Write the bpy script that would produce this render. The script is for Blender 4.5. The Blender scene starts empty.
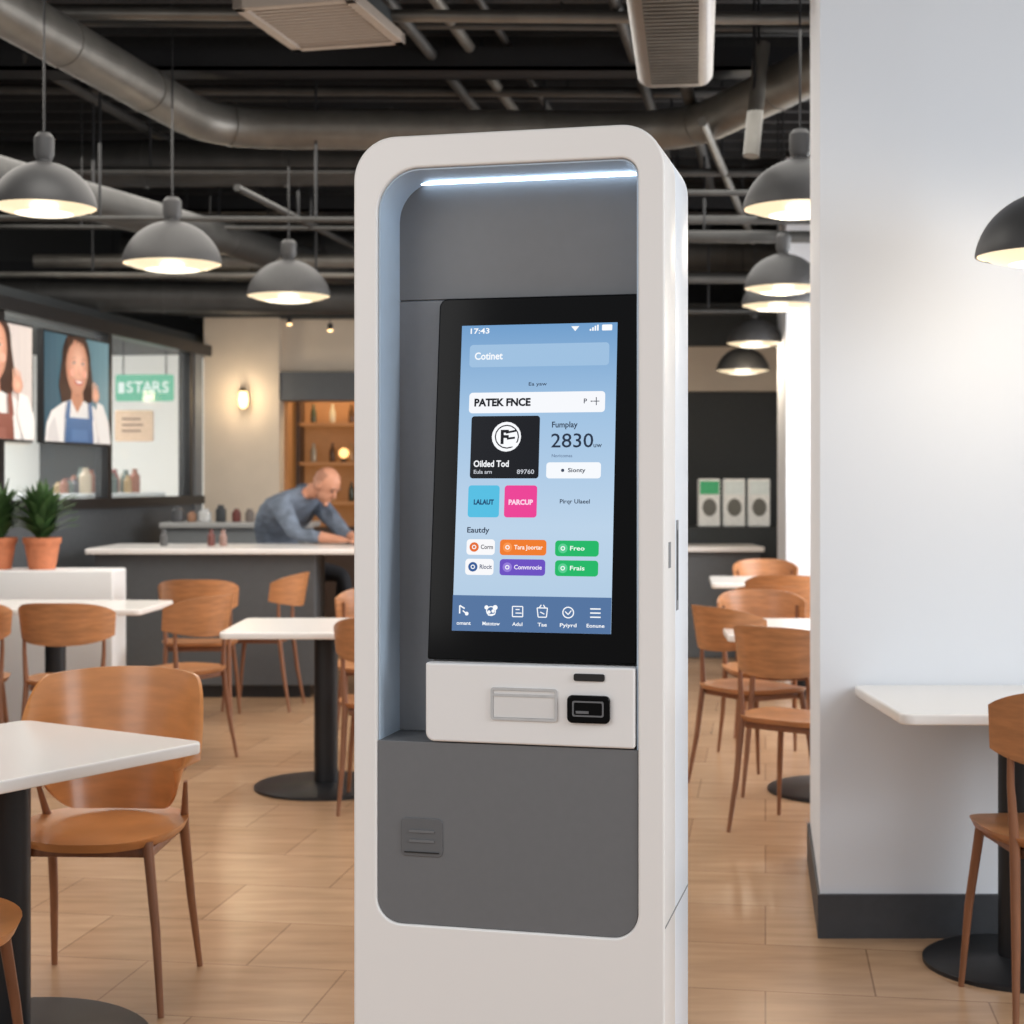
import bpy, bmesh, math, random
from mathutils import Vector, Matrix
random.seed(4)
R=math.radians
sc=bpy.context.scene
COL=sc.collection
sc.view_settings.view_transform='Standard'

# ------------------------------------------------------------ materials
def s2l(c):
    o=[]
    for v in c[:3]:
        v=v/255.0
        o.append(v/12.92 if v<=0.04045 else ((v+0.055)/1.055)**2.4)
    return (o[0],o[1],o[2],1.0)
MATS={}
def mat(name,c,rough=0.5,metal=0.0,emit=0.0,ec=None,var=0.04,scale=30,bump=0.0,stretch=(1,1,1),trans=0.0,spec=0.5,alpha=1.0):
    if name in MATS: return MATS[name]
    m=bpy.data.materials.new(name); m.use_nodes=True
    nt=m.node_tree; b=nt.nodes['Principled BSDF']
    col=s2l(c)
    tc=nt.nodes.new('ShaderNodeTexCoord'); mp=nt.nodes.new('ShaderNodeMapping'); mp.inputs['Scale'].default_value=stretch
    nz=nt.nodes.new('ShaderNodeTexNoise'); nz.inputs['Scale'].default_value=scale; nz.inputs['Detail'].default_value=4
    nt.links.new(tc.outputs['Object'],mp.inputs['Vector']); nt.links.new(mp.outputs['Vector'],nz.inputs['Vector'])
    cr=nt.nodes.new('ShaderNodeValToRGB')
    cr.color_ramp.elements[0].position=0.3; cr.color_ramp.elements[1].position=0.7
    cr.color_ramp.elements[0].color=tuple(max(0,v*(1-var*2)) for v in col[:3])+(1,)
    cr.color_ramp.elements[1].color=tuple(min(1,v*(1+var*2)) for v in col[:3])+(1,)
    nt.links.new(nz.outputs['Fac'],cr.inputs['Fac']); nt.links.new(cr.outputs['Color'],b.inputs['Base Color'])
    b.inputs['Roughness'].default_value=rough; b.inputs['Metallic'].default_value=metal
    b.inputs['Specular IOR Level'].default_value=spec
    if emit>0:
        b.inputs['Emission Color'].default_value=s2l(ec or c); b.inputs['Emission Strength'].default_value=emit
    if trans>0: b.inputs['Transmission Weight'].default_value=trans
    if alpha<1: b.inputs['Alpha'].default_value=alpha
    if bump>0:
        bp=nt.nodes.new('ShaderNodeBump'); bp.inputs['Strength'].default_value=bump; bp.inputs['Distance'].default_value=0.01
        nt.links.new(nz.outputs['Fac'],bp.inputs['Height']); nt.links.new(bp.outputs['Normal'],b.inputs['Normal'])
    MATS[name]=m
    return m
def emis(name,c,strength=1.0):
    """self-lit display pixels: pure emission with black base"""
    if name in MATS: return MATS[name]
    m=bpy.data.materials.new(name); m.use_nodes=True
    b=m.node_tree.nodes['Principled BSDF']
    b.inputs['Base Color'].default_value=(0,0,0,1); b.inputs['Roughness'].default_value=0.25
    b.inputs['Specular IOR Level'].default_value=0.1
    b.inputs['Emission Color'].default_value=s2l(c); b.inputs['Emission Strength'].default_value=strength
    MATS[name]=m; return m
def floor_mat():
    m=bpy.data.materials.new('floor_tile'); m.use_nodes=True
    nt=m.node_tree; b=nt.nodes['Principled BSDF']; L=nt.links
    tc=nt.nodes.new('ShaderNodeTexCoord'); mp=nt.nodes.new('ShaderNodeMapping')
    mp.inputs['Rotation'].default_value=(0,0,R(9)); L.new(tc.outputs['Object'],mp.inputs['Vector'])
    bk=nt.nodes.new('ShaderNodeTexBrick'); bk.offset=0.5; bk.squash=1
    bk.inputs['Color1'].default_value=s2l((194,158,124)); bk.inputs['Color2'].default_value=s2l((178,141,108)); bk.inputs['Mortar'].default_value=s2l((150,117,90))
    bk.inputs['Scale'].default_value=1.0; bk.inputs['Mortar Size'].default_value=0.003; bk.inputs['Mortar Smooth'].default_value=0.2
    bk.inputs['Brick Width'].default_value=0.60; bk.inputs['Row Height'].default_value=0.45
    L.new(mp.outputs['Vector'],bk.inputs['Vector'])
    mp2=nt.nodes.new('ShaderNodeMapping'); mp2.inputs['Scale'].default_value=(1.2,6,1); mp2.inputs['Rotation'].default_value=(0,0,R(9)); L.new(tc.outputs['Object'],mp2.inputs['Vector'])
    nz=nt.nodes.new('ShaderNodeTexNoise'); nz.inputs['Scale'].default_value=2.6; nz.inputs['Detail'].default_value=8; L.new(mp2.outputs['Vector'],nz.inputs['Vector'])
    cr=nt.nodes.new('ShaderNodeValToRGB'); cr.color_ramp.elements[0].color=(0.76,0.74,0.72,1); cr.color_ramp.elements[1].color=(1.06,1.06,1.06,1)
    cr.color_ramp.elements[0].position=0.3; cr.color_ramp.elements[1].position=0.72
    L.new(nz.outputs['Fac'],cr.inputs['Fac'])
    mx=nt.nodes.new('ShaderNodeMix'); mx.data_type='RGBA'; mx.blend_type='MULTIPLY'; mx.inputs[0].default_value=0.9
    L.new(bk.outputs['Color'],mx.inputs[6]); L.new(cr.outputs['Color'],mx.inputs[7]); L.new(mx.outputs[2],b.inputs['Base Color'])
    b.inputs['Roughness'].default_value=0.25; b.inputs['Specular IOR Level'].default_value=0.5
    bp=nt.nodes.new('ShaderNodeBump'); bp.inputs['Strength'].default_value=0.1; bp.inputs['Distance'].default_value=0.002; bp.invert=True
    L.new(bk.outputs['Fac'],bp.inputs['Height']); L.new(bp.outputs['Normal'],b.inputs['Normal'])
    return m

WHITE=mat('white_shell',(236,233,230),0.36,var=0.0)
GREY=mat('grey_panel',(108,109,111),0.5,var=0.01,scale=60)
GREYB=mat('grey_back_panel',(128,130,134),0.5,var=0.01,scale=60)
LINER=mat('liner_grey_blue',(186,204,222),0.45,var=0.01)  # pale blue base colour carries the LED light on the inner wall
BLACKG=mat('black_glass',(5,5,6),0.12,var=0.0,spec=0.12)
BLACK=mat('black_plastic',(20,20,22),0.4)
LED=emis('led_white',(200,228,255),6.5)
WOOD=mat('oak_wood',(176,120,78),0.34,var=0.10,scale=5,stretch=(2,2,12))
WOODL=mat('leg_wood',(130,84,56),0.4,var=0.07,scale=6,stretch=(10,10,1.5))
TAN=mat('tan_veneer',(198,133,80),0.28,var=0.06,scale=4,stretch=(2,2,9))
TOP=mat('white_laminate',(240,236,232),0.22,var=0.0)
IRON=mat('black_iron',(28,29,32),0.42,metal=0.2)
WALLW=mat('white_plaster',(224,228,234),0.8,var=0.0,scale=200,bump=0.01)
CREAM=mat('cream_plaster',(206,192,174),0.7,var=0.015,scale=6)
SLATE=mat('slate_grey',(86,89,92),0.55,var=0.02)
DARKW=mat('charcoal_wall',(42,46,48),0.6,var=0.04)
CEIL=mat('ceiling_black',(18,18,20),0.8,var=0.1)
STEEL=mat('galvanised_duct',(110,108,103),0.42,metal=0.5,var=0.08,scale=7)
STEELD=mat('painted_duct',(62,62,61),0.5,metal=0.3,var=0.1,scale=7)
LAMPG=mat('lamp_grey',(60,60,61),0.5,var=0.02)
LAMPI=mat('lamp_inner_white',(255,240,215),0.5,emit=0.9,ec=(255,226,180),var=0.01)
GLOW=emis('lamp_glow',(255,232,192),1.15)
GLOWC=emis('lamp_glow_core',(255,244,220),2.0)

# ------------------------------------------------------------ geometry tools
class MB:
    def __init__(s): s.v=[];s.f=[];s.mi=[];s.mats=[]
    def m(s,mt):
        if mt not in s.mats: s.mats.append(mt)
        return s.mats.index(mt)
    def add(s,vs,fs,mt,M=None):
        o=len(s.v); k=s.m(mt)
        for v in vs:
            v=Vector(v); s.v.append(tuple(M@v) if M else tuple(v))
        for f in fs: s.f.append([i+o for i in f]); s.mi.append(k)
        return s
    def box(s,x0,y0,z0,x1,y1,z1,mt,bev=0.0,M=None,seg=2):
        bm=bmesh.new(); bmesh.ops.create_cube(bm,size=1)
        for v in bm.verts: v.co=Vector(((x0+x1)/2+v.co.x*(x1-x0),(y0+y1)/2+v.co.y*(y1-y0),(z0+z1)/2+v.co.z*(z1-z0)))
        if bev>0: bmesh.ops.bevel(bm,geom=bm.edges[:],offset=bev,segments=seg,affect='EDGES',profile=0.5)
        bm.verts.index_update()
        s.add([v.co.copy() for v in bm.verts],[[v.index for v in f.verts] for f in bm.faces],mt,M); bm.free(); return s
    def tube(s,pts,r,mt,n=12,M=None,caps=True,flat=1.0):
        pts=[Vector(p) for p in pts]; k=len(pts)
        rs=r if isinstance(r,(list,tuple)) else [r]*k
        vs=[];fs=[]
        up=None
        for i,p in enumerate(pts):
            if i==0: t=pts[1]-p
            elif i==k-1: t=p-pts[i-1]
            else: t=(pts[i+1]-p).normalized()+(p-pts[i-1]).normalized()
            t.normalize()
            if up is None:
                a=Vector((0,0,1)) if abs(t.z)<0.9 else Vector((1,0,0))
                up=(a-t*a.dot(t)).normalized()
            else: up=(up-t*up.dot(t)).normalized()
            sd=t.cross(up)
            for j in range(n):
                a=2*math.pi*j/n
                vs.append(p+up*math.cos(a)*rs[i]*flat+sd*math.sin(a)*rs[i])
        for i in range(k-1):
            for j in range(n):
                fs.append([i*n+j,i*n+(j+1)%n,(i+1)*n+(j+1)%n,(i+1)*n+j])
        if caps: fs.append(list(range(n))); fs.append([(k-1)*n+j for j in range(n)][::-1])
        return s.add(vs,fs,mt,M)
    def lathe(s,prof,mt,n=32,M=None,c=(0,0,0),cap=True):
        vs=[];fs=[];k=len(prof)
        for (r,z) in prof:
            for j in range(n):
                a=2*math.pi*j/n; vs.append((c[0]+r*math.cos(a),c[1]+r*math.sin(a),c[2]+z))
        for i in range(k-1):
            for j in range(n): fs.append([i*n+j,i*n+(j+1)%n,(i+1)*n+(j+1)%n,(i+1)*n+j])
        if cap and prof[0][0]>1e-4: fs.append(list(range(n))[::-1])
        if cap and prof[-1][0]>1e-4: fs.append([(k-1)*n+j for j in range(n)])
        return s.add(vs,fs,mt,M)
    def ball(s,c,r,mt,n=16,M=None):
        if not isinstance(r,(list,tuple)): r=(r,r,r)
        vs=[];fs=[];m2=n//2
        for i in range(m2+1):
            th=math.pi*i/m2
            for j in range(n):
                a=2*math.pi*j/n; vs.append((c[0]+r[0]*math.sin(th)*math.cos(a),c[1]+r[1]*math.sin(th)*math.sin(a),c[2]+r[2]*math.cos(th)))
        for i in range(m2):
            for j in range(n): fs.append([i*n+j,(i+1)*n+j,(i+1)*n+(j+1)%n,i*n+(j+1)%n])
        return s.add(vs,fs,mt,M)
    def poly(s,pts,mt,M=None): return s.add(pts,[list(range(len(pts)))],mt,M)
def rrect(x0,y0,x1,y1,r,n=8):
    if not isinstance(r,(list,tuple)): r=[r]*4
    out=[]
    for (cx,cy,a0,rr) in ((x0,y0,180,r[0]),(x1,y0,270,r[1]),(x1,y1,0,r[2]),(x0,y1,90,r[3])):
        sx=1 if cx==x0 else -1; sy=1 if cy==y0 else -1
        rr=max(rr,1e-4)
        for i in range(n+1):
            a=R(a0+90*i/n); out.append((cx+sx*rr+rr*math.cos(a),cy+sy*rr+rr*math.sin(a)))
    return out
def ell(cx,cy,rx,ry,n=24): return [(cx+rx*math.cos(2*math.pi*i/n),cy+ry*math.sin(2*math.pi*i/n)) for i in range(n)]
def curve_solid(spl,th,bev=0.0):
    cu=bpy.data.curves.new('tmpc','CURVE'); cu.dimensions='2D'; cu.fill_mode='BOTH'
    cu.extrude=max(th/2-bev,0.00001); cu.bevel_depth=bev; cu.bevel_resolution=2; cu.offset=-bev
    for pts in spl:
        sp=cu.splines.new('POLY'); sp.points.add(len(pts)-1); sp.use_cyclic_u=True
        for i,p in enumerate(pts): sp.points[i].co=(p[0],p[1],0,1)
    ob=bpy.data.objects.new('tmpc',cu); COL.objects.link(ob)
    bpy.context.view_layer.update()
    me=ob.evaluated_get(bpy.context.evaluated_depsgraph_get()).to_mesh()
    r=([v.co.copy() for v in me.vertices],[list(p.vertices) for p in me.polygons])
    bpy.data.objects.remove(ob); bpy.data.curves.remove(cu)
    return r
def text_geo(txt,size,bold=0.0,align='LEFT'):
    cu=bpy.data.curves.new('tmpt','FONT'); cu.body=txt; cu.size=size; cu.offset=bold; cu.align_x=align; cu.align_y='CENTER'; cu.resolution_u=3
    ob=bpy.data.objects.new('tmpt',cu); COL.objects.link(ob); bpy.context.view_layer.update()
    me=ob.evaluated_get(bpy.context.evaluated_depsgraph_get()).to_mesh()
    r=([v.co.copy() for v in me.vertices],[list(p.vertices) for p in me.polygons])
    bpy.data.objects.remove(ob); bpy.data.curves.remove(cu)
    return r
MXZ=Matrix(((1,0,0,0),(0,0,-1,0),(0,1,0,0),(0,0,0,1)))  # XY drawing -> XZ plane facing -Y
def vplate(mb,spl,v0,v1,mt,bev=0.0,M=None):
    vs,fs=curve_solid(spl,v1-v0,bev)
    T=Matrix.Translation((0,(v0+v1)/2,0))@MXZ
    mb.add(vs,fs,mt,(M@T) if M else T)
def hplate(mb,spl,z0,z1,mt,bev=0.0,M=None):
    vs,fs=curve_solid(spl,z1-z0,bev)
    T=Matrix.Translation((0,0,(z0+z1)/2))
    mb.add(vs,fs,mt,(M@T) if M else T)
def make(name,mb,parent=None,loc=None,rot=0,smooth=True,ang=35,label=None,cat=None,kind=None,group=None):
    me=bpy.data.meshes.new(name); me.from_pydata(mb.v,[],mb.f); 
    for mt in mb.mats: me.materials.append(mt)
    me.polygons.foreach_set('material_index',mb.mi)
    bm=bmesh.new(); bm.from_mesh(me)
    if kind!='flat': bmesh.ops.recalc_face_normals(bm,faces=bm.faces[:])
    bm.to_mesh(me); bm.free()
    if smooth:
        me.polygons.foreach_set('use_smooth',[True]*len(me.polygons))
        try: me.set_sharp_from_angle(angle=R(ang))
        except Exception: pass
    me.update()
    ob=bpy.data.objects.new(name,me); COL.objects.link(ob)
    if parent: ob.parent=parent
    if loc is not None: ob.location=loc; ob.rotation_euler=(0,0,rot)
    if label: ob['label']=label
    if cat: ob['category']=cat
    if kind and kind!='flat': ob['kind']=kind
    if group: ob['group']=group
    return ob
def thing(name,label,cat,loc,rot=0,group=None):
    e=bpy.data.objects.new(name,None); e.empty_display_size=0.1; COL.objects.link(e)
    e.location=loc; e.rotation_euler=(0,0,rot); e['label']=label; e['category']=cat
    if group: e['group']=group
    return e
def kids(o): return [c for c in bpy.data.objects if c.parent==o]
def dup(o,loc,rot=None,label=None,parent=None):
    n=o.copy(); COL.objects.link(n)
    if parent: n.parent=parent
    else:
        n.location=loc
        if rot is not None: n.rotation_euler=(0,0,rot)
        if label: n['label']=label
    for c in kids(o): dup(c,None,parent=n)
    return n
def struct(name,mb,smooth=False): return make(name,mb,kind='structure',smooth=smooth)
def rod(parent,a,b,r=.008,name='hanger_rod'):
    h=MB(); h.tube([a,b],r,IRON,n=6); make(name,h,parent)

# ------------------------------------------------------------ room shell
f=MB(); f.box(-9,-2,-0.1,7,17,0,floor_mat()); struct('floor',f)
c=MB(); c.box(-9,1.5,3.9,7,17,4.0,CEIL)
y=1.7
SL=mat('ceiling_slat',(38,38,39),0.7,var=0.1)
while y<16.8:
    c.box(-8.9,y,3.82,6.9,y+0.06,3.9,SL); y+=0.3
struct('ceiling',c)
w=MB()
def prism(mb,pts,z0,z1,mt):
    n=len(pts); vs=[(p[0],p[1],z0) for p in pts]+[(p[0],p[1],z1) for p in pts]
    fs=[[i,(i+1)%n,n+(i+1)%n,n+i] for i in range(n)]+[list(range(n))[::-1],list(range(n,2*n))]
    mb.add(vs,fs,mt)
prism(w,[(.957,4.97),(3.6,4.97),(3.6,6.0),(1.118,6.0)],0,3.9,WALLW); struct('wall_pier',w)
BB=mat('baseboard_grey',(58,60,64),0.5)
w=MB(); prism(w,[(.947,4.955),(3.6,4.955),(3.6,4.97),(.957,4.97),(1.118,6.0),(1.106,6.0)],0,0.135,BB); struct('baseboard_pier',w)
w=MB(); 
for (a,b) in ((0,.9),(2.6,3.1),(4.8,5.3),(7.0,8.9)):
    M=Matrix.Translation((2.75,6.0,0))@Matrix.Rotation(R(-9),4,'Z')
    w.box(0,a,0,0.12,b,3.9,WALLW,M=M)
w.box(0,0,0,0.12,8.9,0.5,WALLW,M=M); w.box(0,0,2.9,0.12,8.9,3.9,WALLW,M=M)
struct('wall_right',w)
w=MB(); w.box(-9,15.2,0,7,15.3,3.9,DARKW); struct('wall_back',w)
w=MB(); w.box(2.04,11.9,0,2.75,12.3,3.9,WALLW); struct('wall_column',w)
w=MB(); w.box(.6,14.4,2.22,4,15.2,2.62,CREAM); w.box(.6,14.5,0,4,15.2,2.22,DARKW); w.box(.6,14.3,2.62,4,15.2,3.0,DARKW); struct('wall_servery',w)
w=MB(); w.box(-2.62,13.6,0,-1.98,13.9,2.8,CREAM); w.box(-1.98,13.75,2.35,-0.2,13.95,2.8,CREAM); w.box(-1.98,13.62,2.1,-.2,13.95,2.34,SLATE)
w.box(-2.75,13.58,2.8,-.2,13.95,3.1,DARKW); struct('wall_alcove',w)
WARM=mat('warm_timber',(128,88,56),0.5,emit=0.16,ec=(255,170,95),var=0.1,scale=8)  # timber emits faintly, putting the niche's warm lamplight into the material
w=MB(); w.box(-1.98,14.5,0,-.2,14.6,2.4,WARM); w.box(-2.0,13.9,0,-1.95,14.5,2.4,WARM); struct('wall_bar_niche',w)

# ------------------------------------------------------------ shop front on the left
MS=Matrix.Translation((-3.18,9.94,0))@Matrix.Rotation(R(-8.8),4,'Z')
FR=mat('window_frame_black',(24,24,26),0.4)
w=MB(); w.box(-0.1,-4.5,0,0.0,3.6,1.22,mat('half_wall_grey',(80,84,88),0.6),M=MS); struct('wall_left',w)
w=MB()
w.box(-0.08,-4.5,2.47,0.06,4.4,2.56,FR,M=MS)
w.box(-0.1,-4.5,1.22,0.04,3.6,1.29,FR,M=MS)
for s_ in (-1.9,-0.05,1.62,3.3): w.box(-0.08,s_,1.28,0.02,s_+0.07,2.5,FR,M=MS)
w.box(-0.08,3.42,0,0.02,3.6,2.5,mat('post_grey',(110,114,118),0.6),M=MS)
struct('trim_1',w)
GL=mat('window_glass',(235,245,250),0.03,alpha=0.06,var=0.0)
for i,(a,b) in enumerate(((-1.8,-.06),(.03,1.62),(1.70,3.3))):
    w=MB(); w.box(-0.035,a,1.3,-0.025,b,2.5,GL,M=MS); struct('window_%d'%(i+1),w)
SHOPW=mat('shop_white',(230,232,228),0.8,emit=0.42,ec=(244,244,238),var=.01)  # wall emits by itself to make the shop interior look brightly lit
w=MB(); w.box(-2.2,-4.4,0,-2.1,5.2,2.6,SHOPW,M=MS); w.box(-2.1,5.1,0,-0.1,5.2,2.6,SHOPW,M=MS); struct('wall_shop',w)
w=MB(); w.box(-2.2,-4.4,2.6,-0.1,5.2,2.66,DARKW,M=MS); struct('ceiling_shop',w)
def wallplate(px,py):  # local drawing: x along wall, z up, facing into the restaurant
    return MS@Matrix(((0,-1,0,px),(1,0,0,py),(0,0,1,0),(0,0,0,1)))
GREEN=emis('sign_green',(112,192,158),1.0); WL=emis('sign_white',(236,250,242),1.0)
g=MB(); vplate(g,[rrect(-.24,-.11,.24,.11,0.02)],-0.02,0.02,GREEN)
t=make('shop_sign',g,loc=(-3.03,13.2,2.18),rot=R(-4),label='pale green lit shop sign with white lettering behind the window',cat='sign',smooth=False)
for i,ch in enumerate('STARS'):
    g2=MB(); vs,fs=text_geo(ch,0.13,0.002,'CENTER'); g2.add(vs,fs,WL,Matrix.Translation((-.12+i*.075,-0.024,0))@MXZ); make('sign_letter',g2,t,smooth=False)
g2=MB(); vplate(g2,[rrect(-.215,-.045,-.165,.045,.006)],-.024,-.021,WL); make('sign_emblem',g2,t,smooth=False)
for s_ in (-.18,.18): rod(t,Vector((s_,0,.11)),Vector((s_,0,.42)),.006)
M2=wallplate(-2.06,0)  # boards, panel, counter and plinth below glow faintly to brighten the shop
for i,(a,z0,z1,cc) in enumerate(((2.9,1.75,2.1,(168,132,104)),(3.9,1.75,2.25,(206,196,182)),(1.9,1.6,2.2,(196,206,204)))):
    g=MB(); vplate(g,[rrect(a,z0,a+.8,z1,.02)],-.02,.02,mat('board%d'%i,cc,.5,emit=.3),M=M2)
    for k in range(4): g.box(a+.08,-.024,z1-.1-k*.07,a+.5+.05*(k%3),-.02,z1-.085-k*.07,mat('board_print',(120,96,84),.6),M=M2)
    make('menu_board',g,label='pale menu board hung inside the shop',cat='menu board',smooth=False)
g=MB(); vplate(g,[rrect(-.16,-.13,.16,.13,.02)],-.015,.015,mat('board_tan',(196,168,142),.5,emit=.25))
for k in range(3): g.box(-.1,-.018,.05-k*.05,.06+.02*(k%2),-.014,.065-k*.05,mat('board_print',(120,96,84),.6))
make('menu_board',g,loc=(-3.14,13.3,1.87),rot=R(-4),label='tan menu board facing the room behind the window',cat='menu board',smooth=False)
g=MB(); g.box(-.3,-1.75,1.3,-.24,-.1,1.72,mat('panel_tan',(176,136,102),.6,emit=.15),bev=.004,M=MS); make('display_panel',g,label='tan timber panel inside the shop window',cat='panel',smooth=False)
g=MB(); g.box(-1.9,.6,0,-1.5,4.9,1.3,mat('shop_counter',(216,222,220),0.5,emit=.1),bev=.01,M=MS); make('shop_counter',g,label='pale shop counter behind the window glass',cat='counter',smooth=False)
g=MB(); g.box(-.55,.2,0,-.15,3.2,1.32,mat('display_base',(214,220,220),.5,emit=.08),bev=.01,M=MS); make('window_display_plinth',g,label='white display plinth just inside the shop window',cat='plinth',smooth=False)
cols=[(150,96,74),(96,110,104),(200,184,160),(90,90,96),(176,148,104),(140,84,80)]
for i in range(26):
    g=MB(); h=random.uniform(.08,.2); r=random.uniform(.03,.05)
    p=MS@Vector((-.35+random.uniform(-.12,.12),1.75+(i%16)*.088+(.04 if i>15 else 0),1.32)) if i<16 else MS@Vector((-.46,1.85+(i-16)*.13,1.32))
    g.lathe([(r*.9,0),(r,.01),(r,h*.7),(r*.5,h*.85),(r*.5,h),(0,h)],mat('jar%d'%(i%6),cols[i%6],.4),n=14)
    make('jar',g,loc=p,label='small coloured jar on the shop window display',cat='jar',group='jars in the shop window')

# posters
def poster(a,b,z0,z1,label,bg0,bg1,apr,K_=1.0):
    M=wallplate(0.045,0)
    t=MB(); vplate(t,[rrect(a,z0,b,z1,.005)],0,.04,FR,M=M)
    fr=make('poster',t,label=label,cat='poster',smooth=False)
    p=MB(); k=[0.001]
    W=b-a;H=z1-z0
    def sh(pts,c,fig=True):
        k[0]+=0.0003
        if fig: pts=[(min(.98,max(.02,.48+(x-.48)*K_)),min(.98,max(.02,.36+(y_-.36)*K_))) for x,y_ in pts]
        nm='pst%d_%d_%d'%tuple(c)
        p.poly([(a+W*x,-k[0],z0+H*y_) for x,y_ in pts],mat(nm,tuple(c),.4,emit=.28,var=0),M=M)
    def soft(cx,cy,rx,ry,c0,c1,n=9,dx=0,dy=0,p_=.75):
        for i in range(n):
            t_=i/(n-1); s_=1-t_*p_
            cc=tuple(int(round(c0[q]+(c1[q]-c0[q])*t_)) for q in range(3))
            sh(ell(cx+dx*t_,cy+dy*t_,rx*s_,ry*s_,28),cc)
    for i in range(12):
        x=.02+.08*i; u=i/11; cc=tuple(int(bg0[q]+(bg1[q]-bg0[q])*u) for q in range(3)); sh([(x,.02),(x+.08,.02),(x+.08,.98),(x,.98)],cc,False)
    soft(.478,.71,.185,.235,(62,44,36),(86,62,50),6)
    sh([(.29,.70),(.66,.70),(.70,.50),(.66,.36),(.62,.28),(.58,.36),(.4,.36),(.34,.28),(.29,.36),(.25,.50)],(66,46,38))
    sh([(.06,.02),(.10,.2),(.16,.30),(.3,.37),(.40,.40),(.56,.40),(.68,.37),(.82,.30),(.88,.2),(.94,.02)],(222,218,214))
    sh([(.10,.02),(.13,.18),(.2,.26),(.26,.02)],(202,198,196)); sh([(.74,.02),(.80,.24),(.86,.18),(.90,.02)],(202,198,196))
    sh([(.40,.40),(.48,.30),(.56,.40),(.548,.5),(.415,.5)],(186,132,106)); sh([(.42,.47),(.483,.43),(.545,.47),(.545,.5),(.42,.5)],(162,110,88))
    soft(.478,.665,.142,.225,(188,134,110),(232,184,158),12,dx=.015,dy=.01)
    sh([(.325,.66),(.335,.82),(.42,.905),(.53,.91),(.615,.83),(.63,.66),(.612,.78),(.54,.855),(.44,.87),(.37,.80),(.342,.74)],(64,45,37))
    for i in range(5): sh([(.36+.05*i,.895-.012*abs(i-2)),(.372+.05*i,.90-.012*abs(i-2)),(.36+.055*i,.84-.01*abs(i-2)),(.352+.055*i,.84-.01*abs(i-2))],(96,70,56))
    for ex in (.425,.54):
        sh(ell(ex,.69,.034,.02),(212,158,134)); sh(ell(ex,.688,.020,.008),(228,220,214)); sh(ell(ex,.688,.010,.008),(62,42,34)); sh([(ex-.024,.693),(ex,.701),(ex+.024,.693),(ex,.697)],(76,52,44)); sh([(ex-.034,.722),(ex,.731),(ex+.034,.722),(ex,.726)],(112,80,64))
    sh(ell(.40,.61,.03,.03),(228,170,148)); sh(ell(.565,.61,.03,.03),(228,170,148))
    sh([(.478,.68),(.503,.605),(.485,.597),(.464,.603)],(218,166,142)); sh(ell(.485,.603,.015,.004),(190,134,112))
    sh([(.42,.56),(.483,.55),(.545,.56),(.52,.525),(.483,.512),(.445,.525)],(190,104,96)); sh([(.438,.554),(.483,.546),(.528,.554),(.51,.535),(.483,.529),(.456,.535)],(238,232,228))
    for i in range(6):
        y_=.02+i*.04; sh([(.30+.004*i,y_),(.30+.004*i,y_+.04),(.68-.004*i,y_+.04),(.68-.004*i,y_)],tuple(min(255,q+i*3) for q in apr))
    ap2=tuple(q+14 for q in apr); ap3=tuple(q+22 for q in apr)
    sh([(.31,.25),(.34,.385),(.375,.39),(.36,.25)],ap2); sh([(.67,.25),(.645,.385),(.61,.39),(.62,.25)],ap2)
    sh([(.38,.08),(.6,.08),(.59,.17),(.39,.17)],ap3)
    sh([(.76,.02),(.93,.02),(.88,.24),(.80,.38),(.72,.40),(.70,.26)],(228,224,220)); soft(.70,.45,.05,.055,(204,150,126),(230,182,156),5)
    for q in range(4): sh([(.655+q*.022,.47),(.672+q*.022,.47),(.662+q*.02,.56-.012*abs(q-1)),(.65+q*.02,.56-.012*abs(q-1))],(222-q*4,172-q*4,146-q*3))
    make('poster_print',p,fr,smooth=False,kind='flat')
poster(.50,1.58,1.66,2.41,'poster of a smiling woman wearing a denim apron',(56,84,98),(112,146,156),(66,96,136),1.16)
poster(-.75,.36,1.66,2.41,'poster of a smiling person in a brown apron on a pale ground',(186,178,176),(206,196,190),(120,70,58),1.3)

# ------------------------------------------------------------ ducts, pipes
def fillet(pts,rad,n=6):
    pts=[Vector(p) for p in pts]; out=[pts[0]]
    for i in range(1,len(pts)-1):
        a=pts[i]+(pts[i-1]-pts[i]).normalized()*rad; b=pts[i]+(pts[i+1]-pts[i]).normalized()*rad
        for k in range(n+1):
            t=k/n; out.append(a*(1-t)**2+pts[i]*2*t*(1-t)+b*t*t)
    out.append(pts[-1]); return out
def duct(name,pts,r,mt,label,rad=0.4,rings=0.9,cat='duct'):
    P=fillet(pts,rad) if len(pts)>2 else [Vector(p) for p in pts]
    m=MB(); m.tube(P,r,mt,n=20)
    if rings:
        acc=0;nx=rings*.5
        for i in range(len(P)-1):
            L=(P[i+1]-P[i]).length; d=(P[i+1]-P[i]).normalized()
            while nx<acc+L:
                q=P[i]+d*(nx-acc); m.tube([q-d*.012,q+d*.012],r*1.04,mt,n=20); nx+=rings
            acc+=L
    o=make(name,m,label=label,cat=cat)
    for q in (P[0].lerp(P[1],.3),P[-1].lerp(P[-2],.3)): rod(o,(q.x,q.y,q.z),(q.x,q.y,3.9))
    return o
duct('ventilation_duct',[(-2.3,5.9,3.4),(-1.68,9.0,3.4),(1.0,9.2,3.42),(1.55,7.6,3.42),(1.9,6.5,3.42)],.115,STEEL,'large round galvanised duct bending across the ceiling')
duct('ventilation_duct',[(-5.5,10.4,3.45),(-.6,10.2,3.45)],.15,STEELD,'grey round duct running across the room')
duct('ventilation_duct',[(-3.0,7.9,3.05),(-1.2,12.9,3.05)],.11,STEELD,'grey round duct above the counters')
duct('ventilation_duct',[(-3.9,11.6,2.76),(.2,12.0,2.76)],.11,STEELD,'grey round duct near the alcove wall')
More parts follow.
